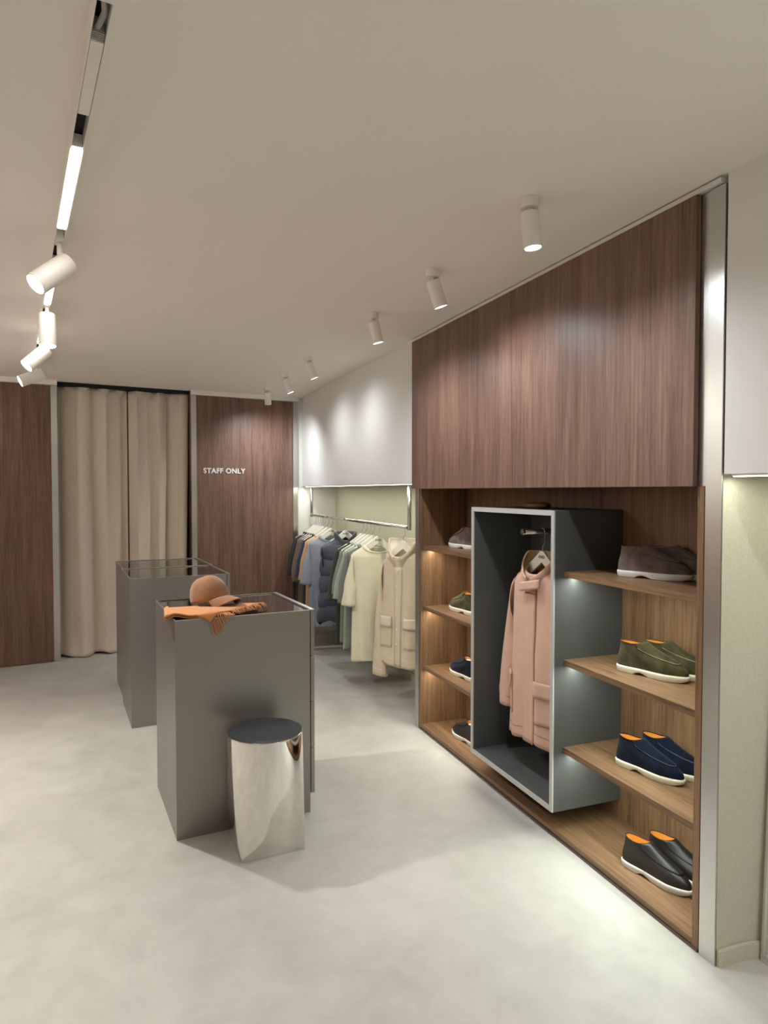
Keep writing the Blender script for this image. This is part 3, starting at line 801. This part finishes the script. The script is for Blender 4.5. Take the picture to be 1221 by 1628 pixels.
def tee(loc, rz, m, lab, seed, L=1.03, wide=1.0, fold=0.009, thick=1.0, sl=0.615, flare=0.0):
    t = thing('tshirt', lab, 'shirt', loc, rz, 'tees on the clothes rail')
    w = wide
    b = Body(0.1, [(-0.170, 0.096 * w, 0.034), (-0.192, 0.150 * w, 0.034), (-0.218, 0.198 * w, 0.030 * thick), (-0.245, 0.214 * w, 0.030 * thick), (-0.45, 0.200 * w, 0.036 * thick), (-L, 0.214 * w, 0.040 * thick)], 0.052, 0.008, seed, fold)
    b.mesh().build('torso', m, t, smooth=True, solid=0.0022)
    n = 56
    MB().grid(lambda u, v: b.pt(2 * PI * u, -0.170 - 0.010 * v, 0.002) + Vector((0, 0, 0.010)), n, 3, True).build('collar', m, t, smooth=True, solid=0.004)
    for sd in (-1, 1):
        sleeve(sd, (0.210 * w, 0, -0.226), (0.192 * w, 0, -0.430), (0.236 * w + flare, -0.006, -sl), 0.052, 0.030, (0.042 if thick > 1 else 0.034) * thick, seed=seed + sd).build('sleeve', m, t, smooth=True, solid=0.002)
    MB().grid(lambda u, v: b.pt(2 * PI * u, lerp(-L + 0.022, -L + 0.0005, v), 0.0012), 56, 1, True).build('hem', m, t, smooth=True)
    return t
for nm, c in dict(tee_black=(40, 40, 44), tee_charcoal=(56, 54, 56), tee_mauve=(122, 104, 98), tee_mustard=(196, 160, 104), tee_olive=(112, 100, 72), tee_navy=(56, 64, 92), tee_tan=(214, 168, 112), tee_blue=(152, 158, 172),
                  tee_forest=(70, 74, 66), tee_sage=(142, 148, 132), tee_mint=(170, 180, 166), tee_slate=(128, 130, 124), tee_cream=(232, 226, 198), vest_navy=(84, 86, 98), jacket_sand=(214, 198, 172), coat_pink=(214, 174, 153),
                  vest_lining=(36, 36, 42), jacket_light=(222, 209, 186), coat_lining=(190, 160, 118)).items():
    cloth(nm, srgb(*c))
tees = [(6.69, 'tee_black', 'black short-sleeved tee next to the far rail post', 0), (6.61, 'tee_charcoal', 'charcoal short-sleeved tee between black and mauve tees', 0), (6.52, 'tee_mauve', 'mauve brown short-sleeved tee on the rail', 0),
        (6.43, 'tee_olive', 'olive brown short-sleeved tee between mauve and mustard tees', 0), (6.35, 'tee_navy', 'navy short-sleeved tee behind the tan tee', 0), (6.22, 'tee_tan', 'golden tan short-sleeved tee next to the blue grey tee', 0), (6.09, 'tee_blue', 'pale blue grey short-sleeved tee beside the puffer vest', 1),
        (5.22, 'tee_forest', 'dark forest grey tee next to the puffer vest', 0), (5.13, 'tee_sage', 'sage green short-sleeved tee on the rail', 0), (5.04, 'tee_mint', 'pale mint grey tee between sage and slate tees', 0), (4.95, 'tee_slate', 'slate grey tee behind the cream tee', 0), (4.84, 'tee_cream', 'long cream white tee with round neck next to the jacket', 1)]
for i, (y, m, lab, lt) in enumerate(tees):
    rz = math.radians(-8)
    loc = (BARX, y, BARZ)
    hanger(loc, rz, 'white hanger holding the ' + lab.split(' next')[0].split(' between')[0].split(' beside')[0].split(' behind')[0].split(' on the')[0], letters=bool(lt))
    tee(loc, rz, m, lab, i + 1, L=1.03 if m == 'tee_cream' else (1.0 if i < 7 else 0.96 + 0.03 * (i % 2)), thick=1.25 if lt else 0.85, fold=0.026 if lt else 0.004, sl=0.615 if lt else 0.575 + 0.02 * (i % 4), flare=0.0 if lt else 0.012 * math.sin(i * 2.3), wide=(0.94 if m == 'tee_cream' else 1.0) + 0.03 * math.sin(i * 1.3))

# puffer vest
def vest(loc, rz):
    t = thing('puffer_vest', 'dark navy quilted puffer vest hanging between blue grey and green tees', 'vest', loc, rz)
    b = Body(0.1, [(-0.165, 0.088, 0.060), (-0.200, 0.145, 0.062), (-0.235, 0.192, 0.058), (-0.30, 0.200, 0.062), (-0.42, 0.206, 0.070), (-0.90, 0.235, 0.080)], 0.03, 0.0, 3, 0.004)
    nb = 5
    def fn(u, v):
        z = lerp(-0.165, -0.90, v); a = 2 * PI * u
        q = clamp((-z - 0.20) / 0.70); k = (q * nb) % 1.0
        puff = 0.020 * (abs(math.sin(PI * k)) ** 0.55) * (1 if z < -0.2 else 0.3)
        puff *= 1 + 0.25 * noise.noise(Vector((math.cos(a) * 5, math.sin(a) * 5, z * 12)))
        if abs(a - PI / 2) < 0.10: puff *= 0.2
        p = b.pt(a, z, puff)
        p.z += 0.014 * math.sin(a * 3 + z * 6) * q + 0.010 * noise.noise(Vector((math.cos(a) * 4, math.sin(a) * 4, z * 5)))
        return p
    MB().grid(fn, 84, 84, True).build('quilted_shell', 'vest_navy', t, smooth=True, solid=0.003)
    def col(u, v):
        a = 2 * PI * u
        w_ = lerp(0.088, 0.094, v); d_ = lerp(0.060, 0.066, v)
        return Vector((w_ * math.cos(a), -d_ * math.sin(a), -0.170 + 0.065 * v - 0.075 * max(0, math.sin(a)) ** 3 * 1.0))
    MB().grid(lambda u, v: col(u, v) if u else col(0, v), 40, 6, True).build('stand_collar', 'vest_navy', t, smooth=True, solid=0.014)
    b.strip(-0.006, 0.006, -0.26, -0.89, 0.012, 2, 20).build('zip', 'vest_lining', t, smooth=True, solid=0.004)
    for sd in (-1, 1):
        pts = [(sd * (0.200 + 0.006 * math.sin(a)), 0.058 * math.cos(a), -0.345 + 0.105 * math.sin(a)) for a in [2 * PI * i / 24 for i in range(25)]]
        MB().tube(pts, 0.006, 8, False).build('armhole_binding', 'vest_lining', t, smooth=True)
    box('neck_label', -0.022, 0.022, 0.044, 0.046, -0.215, -0.185, 'paper_white', t, label='small white neck label')
    return t
VL = (BARX, 5.66, BARZ)
hanger(VL, math.radians(-14), 'white hanger holding the puffer vest', letters=True, arm=0.13)
vest(VL, math.radians(-14))

def coat(name, loc, rz, lab, cat, m, m2, L, sl, W=0.205, D=0.062, seed=1, hood=False, cuff_y=-0.0, group=None, pocket_z=-0.66, ph=0.21):
    t = thing(name, lab, cat, loc, rz, group)
    b = Body(0.1, [(-0.168, 0.088, D * 0.95), (-0.188, 0.130, D), (-0.218, W * 0.88, D * 0.95), (-0.262, W, D * 0.95), (-0.5, W * 1.02, D * 1.05), (-L, W * 1.16, D * 1.2)], 0.035, 0.0, seed, 0.015)
    b.mesh(64, 48).build('body', m, t, smooth=True, solid=0.005)
    # collar: an open strip round the neck, its two ends meeting below the throat
    gap = 0.20 if hood else 0.16
    def cf(u, v, k_=0.0):
        a = PI / 2 + gap + (2 * PI - 2 * gap) * u
        s_ = math.sin(a); fr = max(0.0, s_)
        rise = (0.115 if hood else 0.095) * v
        grow = 1 + (0.34 if hood else 0.22) * smooth(v) - (0.10 if hood else 0.05) * smooth((v - 0.75) / 0.25)
        base = -0.196 - 0.085 * fr ** 1.6
        wob = 1 + 0.035 * math.sin(3 * a + seed + 2 * v)
        return Vector(((0.094 * grow * wob + k_) * math.cos(a), -(D * 0.98 * grow + 0.016 * fr * v + k_) * s_, base + rise * (1 - 0.35 * fr)))
    MB().grid(cf, 60, 12).build('hood_collar' if hood else 'collar', m, t, smooth=True, solid=0.009)
    MB().grid(lambda u, v: cf(u, 0.06 + 0.90 * v, -0.006), 60, 8).build('collar_lining', m2 if hood else 'coat_lining', t, smooth=True)
    back = lambda u, v: Vector((lerp(-0.088, 0.088, u), D * 0.80 * (1 - (2 * u - 1) ** 2 * 0.35), lerp(-0.14, -0.40, v)))
    MB().grid(back, 10, 6).build('lining', m2 if hood else 'coat_lining', t, smooth=True)
    for sd in (-1, 1):
        s_ = sleeve(sd, (W * 0.985, 0, -0.236), (W * 0.97, 0, -0.470), (W + (0.022 if hood else 0.058), cuff_y, -sl), 0.058, D * 0.8, D * 0.85, 24, 26, 0.0, seed + sd, 0.006)
        so = s_.build('sleeve', m, t, smooth=True, solid=0.004)
        c_ = Vector((sd * (W + (0.022 if hood else 0.058)), cuff_y, -sl))
        pts = [c_ + Vector((sd * 0.060 * math.cos(a), D * 0.88 * math.sin(a), 0.050 + 0.008 * math.cos(a))) for a in [2 * PI * i / 24 for i in range(25)]]
        MB().tube(pts, 0.0018, 6, False).build('cuff_seam', m2, so, smooth=True)
        if not hood:
            box('cuff_tab', sd * (W + 0.112) - 0.006, sd * (W + 0.112) + 0.006, -0.028, 0.028, -sl + 0.04, -sl + 0.085, m, so, bevel=0.002)
    # placket
    p = b.strip(-0.050 if not hood else -0.03, 0.034, -0.275, -L + 0.002, 0.006, 4, 30).build('placket', m, t, smooth=True, solid=0.006)
    b.strip(0.0365, 0.0395, -0.275, -L + 0.002, 0.004, 1, 30).build('placket_seam', m2, p, smooth=True, solid=0.003)
    if hood:
        for i in range(6):
            c_ = b.front(0.0, -0.30 - i * 0.10, 0.011)
            MB().tube([c_ + Vector((0, 0.003, 0)), c_ - Vector((0, 0.003, 0))], 0.007, 12).build('button', m2, p)
    else:
        tb = b.strip(-0.060, 0.085, -0.232, -0.276, 0.030, 6, 4, 0.030).build('collar_tab', m, t, smooth=True, solid=0.008)
        b.strip(-0.04, 0.04, -0.292, -0.298, 0.012, 4, 1).build('placket_edge', m2, p, smooth=True, solid=0.003)
    for sd in (-1, 1):
        xa, xb = (0.058 if (hood or sd > 0) else 0.135, W * 0.95)
        x0, x1 = (sd * xa, sd * xb)
        pk = b.strip(x0, x1, pocket_z - 0.03, pocket_z - ph, 0.006, 8, 10).build('patch_pocket', m, t, smooth=True, solid=0.006)
        b.strip(x0, x1, pocket_z, pocket_z - 0.072, 0.016, 8, 5, 0.0).build('pocket_flap', 'jacket_light' if hood else m, pk, smooth=True, solid=0.008)
        b.strip(x0, x1, pocket_z - ph - 0.001, pocket_z - ph - 0.004, 0.006, 8, 1).build('pocket_seam', m2, pk, smooth=True, solid=0.003)
    MB().grid(lambda u, v: b.pt(2 * PI * u, lerp(-L + 0.055, -L + 0.052, v), 0.0035), 64, 1, True).build('hem_seam', m2, t, smooth=True)
    return t
plain('seam_coat', srgb(150, 112, 92), 0.9); plain('seam_jacket', srgb(232, 222, 204), 0.9)
JL = (BARX, 4.33, BARZ)
hanger(JL, math.radians(-60), 'white hanger inside the sand beige jacket', arm=0.15)
coat('jacket', JL, math.radians(-60), 'sand beige cotton jacket with funnel hood and flap pockets beside steel strip', 'jacket', 'jacket_sand', 'seam_jacket', 0.955, 1.05, 0.166, 0.056, 2, True, -0.02, pocket_z=-0.62)
CL = (1.868, RODY, RODZ)
hanger(CL, math.radians(-86), 'white hanger inside the grey cabinet holding the pink coat', rod_r=0.013, letters=True, arm=0.165, group='hanger in the grey cabinet')
coat('overcoat', CL, math.radians(-86), 'dusty pink camel wool coat hanging inside the grey cabinet', 'coat', 'coat_pink', 'seam_coat', 1.015, 0.90, 0.20, 0.062, 5, False, 0.0, pocket_z=-0.70, ph=0.20)

# ------------------------------------------------------------------ curtains
def curtain(x0, x1, folds, seed, lab, gather, kick):
    t = thing('curtain', lab, 'curtain', wb.location, ALPHA, 'linen curtains of the fitting room')
    top, bot = CEIL - 0.030, 0.006
    def fn(u, v):
        z = lerp(top, bot, v)
        # pleats gather at the top
        ph = u * folds * 2 * PI + seed
        spread = smooth(v * 1.3)
        amp = lerp(0.045, 0.070, spread)
        y = 0.125 + amp * (math.sin(ph) * 0.6 + 0.4 * math.sin(ph * 0.5 + 1.1 + 0.6 * v) + 0.30 * math.sin(ph * 1.7 + seed * 2))
        xw = lerp(x0, x1, u) + 0.012 * math.sin(2 * ph + 1.3) * (1 - 0.4 * v) + gather * (u - 0.5) * 0.0
        xw += kick * smooth((v - 0.0) / 1.0) * u
        if v > 0.90:
            k_ = (v - 0.90) / 0.10
            y -= 0.045 * k_ ** 2 * (0.6 + 0.4 * math.sin(ph * 0.7)); z += 0.016 * k_ * max(0, math.sin(ph * 0.8 + 0.7))
        y += 0.006 * noise.noise(Vector((u * 6, v * 5, seed)))
        return (xw, y, z)
    MB().grid(fn, 150, 70).build('drape', 'curtain_linen', t, smooth=True, solid=0.003)
    for i in range(4):
        u = (i + 0.5) / 4 + 0.06 * math.sin(i * 3 + seed)
        p = Vector(fn(u, 0.002)); yy = p.y - 0.010
        v = [(p.x - 0.042, yy, top - 0.004), (p.x + 0.042, yy, top - 0.004), (p.x + 0.003, yy - 0.014, top - 0.068), (p.x - 0.042, yy + 0.012, top - 0.004), (p.x + 0.042, yy + 0.012, top - 0.004), (p.x + 0.003, yy - 0.002, top - 0.068)]
        mk('pleat_tab', v, [(0, 1, 2), (5, 4, 3), (0, 3, 4, 1), (1, 4, 5, 2), (2, 5, 3, 0)], 'curtain_linen', t)
    return t
curtain(-0.550, 0.047, 2.3, 0.5, 'taupe linen curtain panel beside the plain walnut panel', 0.0, 0.0)
curtain(0.062, 0.585, 2.7, 2.2, 'taupe linen curtain panel beside the staff door panel', 0.0, -0.035)

# ------------------------------------------------------------------ STAFF ONLY lettering
sg = thing('door_sign', 'raised white letters reading STAFF ONLY on the walnut panel', 'sign', wb.location, ALPHA)
me = text_mesh('STAFF ONLY', 0.082, 0.003, 0.0024)
bm = bmesh.new(); bm.from_mesh(me); bm.verts.ensure_lookup_table()
xs = [v.co.x for v in bm.verts]; xa, xb = min(xs), max(xs)
SX0, SX1, SZ = 0.710, 1.128, 1.676
sc_ = (SX1 - SX0) / (xb - xa)
seen = set(); isl = []
bmesh.ops.remove_doubles(bm, verts=bm.verts, dist=1e-6); bm.verts.ensure_lookup_table()
for v0 in bm.verts:
    if v0.index in seen: continue
    st = [v0]; seen.add(v0.index); comp = []
    while st:
        q = st.pop(); comp.append(q)
        for e_ in q.link_edges:
            o_ = e_.other_vert(q)
            if o_.index not in seen: seen.add(o_.index); st.append(o_)
    isl.append(comp)
isl.sort(key=lambda c: min(v.co.x for v in c))
for comp in isl:
    idx = {v.index: i for i, v in enumerate(comp)}
    vv = [(SX0 + (v.co.x - xa) * sc_, -0.004 - v.co.z, SZ + v.co.y * sc_) for v in comp]
    ff = [tuple(idx[v.index] for v in f_.verts) for f_ in bm.faces if f_.verts[0].index in idx]
    mk('letter', vv, ff, 'sign_white', sg)
bm.free()

# ------------------------------------------------------------------ leaning mirror by the curved niche
t = thing('floor_mirror', 'tall framed mirror leaning against the curved niche wall', 'mirror', (1.886, 1.560, 0.0), 0, rot=(0, math.radians(2.0), 0))
box('glass', 0.0, 0.010, -0.62, -0.008, 0.012, 1.50, 'mirror_glass', t)
m_ = MB().box(-0.006, 0.014, -0.008, 0.0, 0.0, 1.51).box(-0.006, 0.014, -0.628, -0.62, 0, 1.51).box(-0.006, 0.014, -0.62, -0.008, 0, 0.012).box(-0.006, 0.014, -0.62, -0.008, 1.50, 1.51)
m_.build('mirror_frame', 'rim_metal', t)
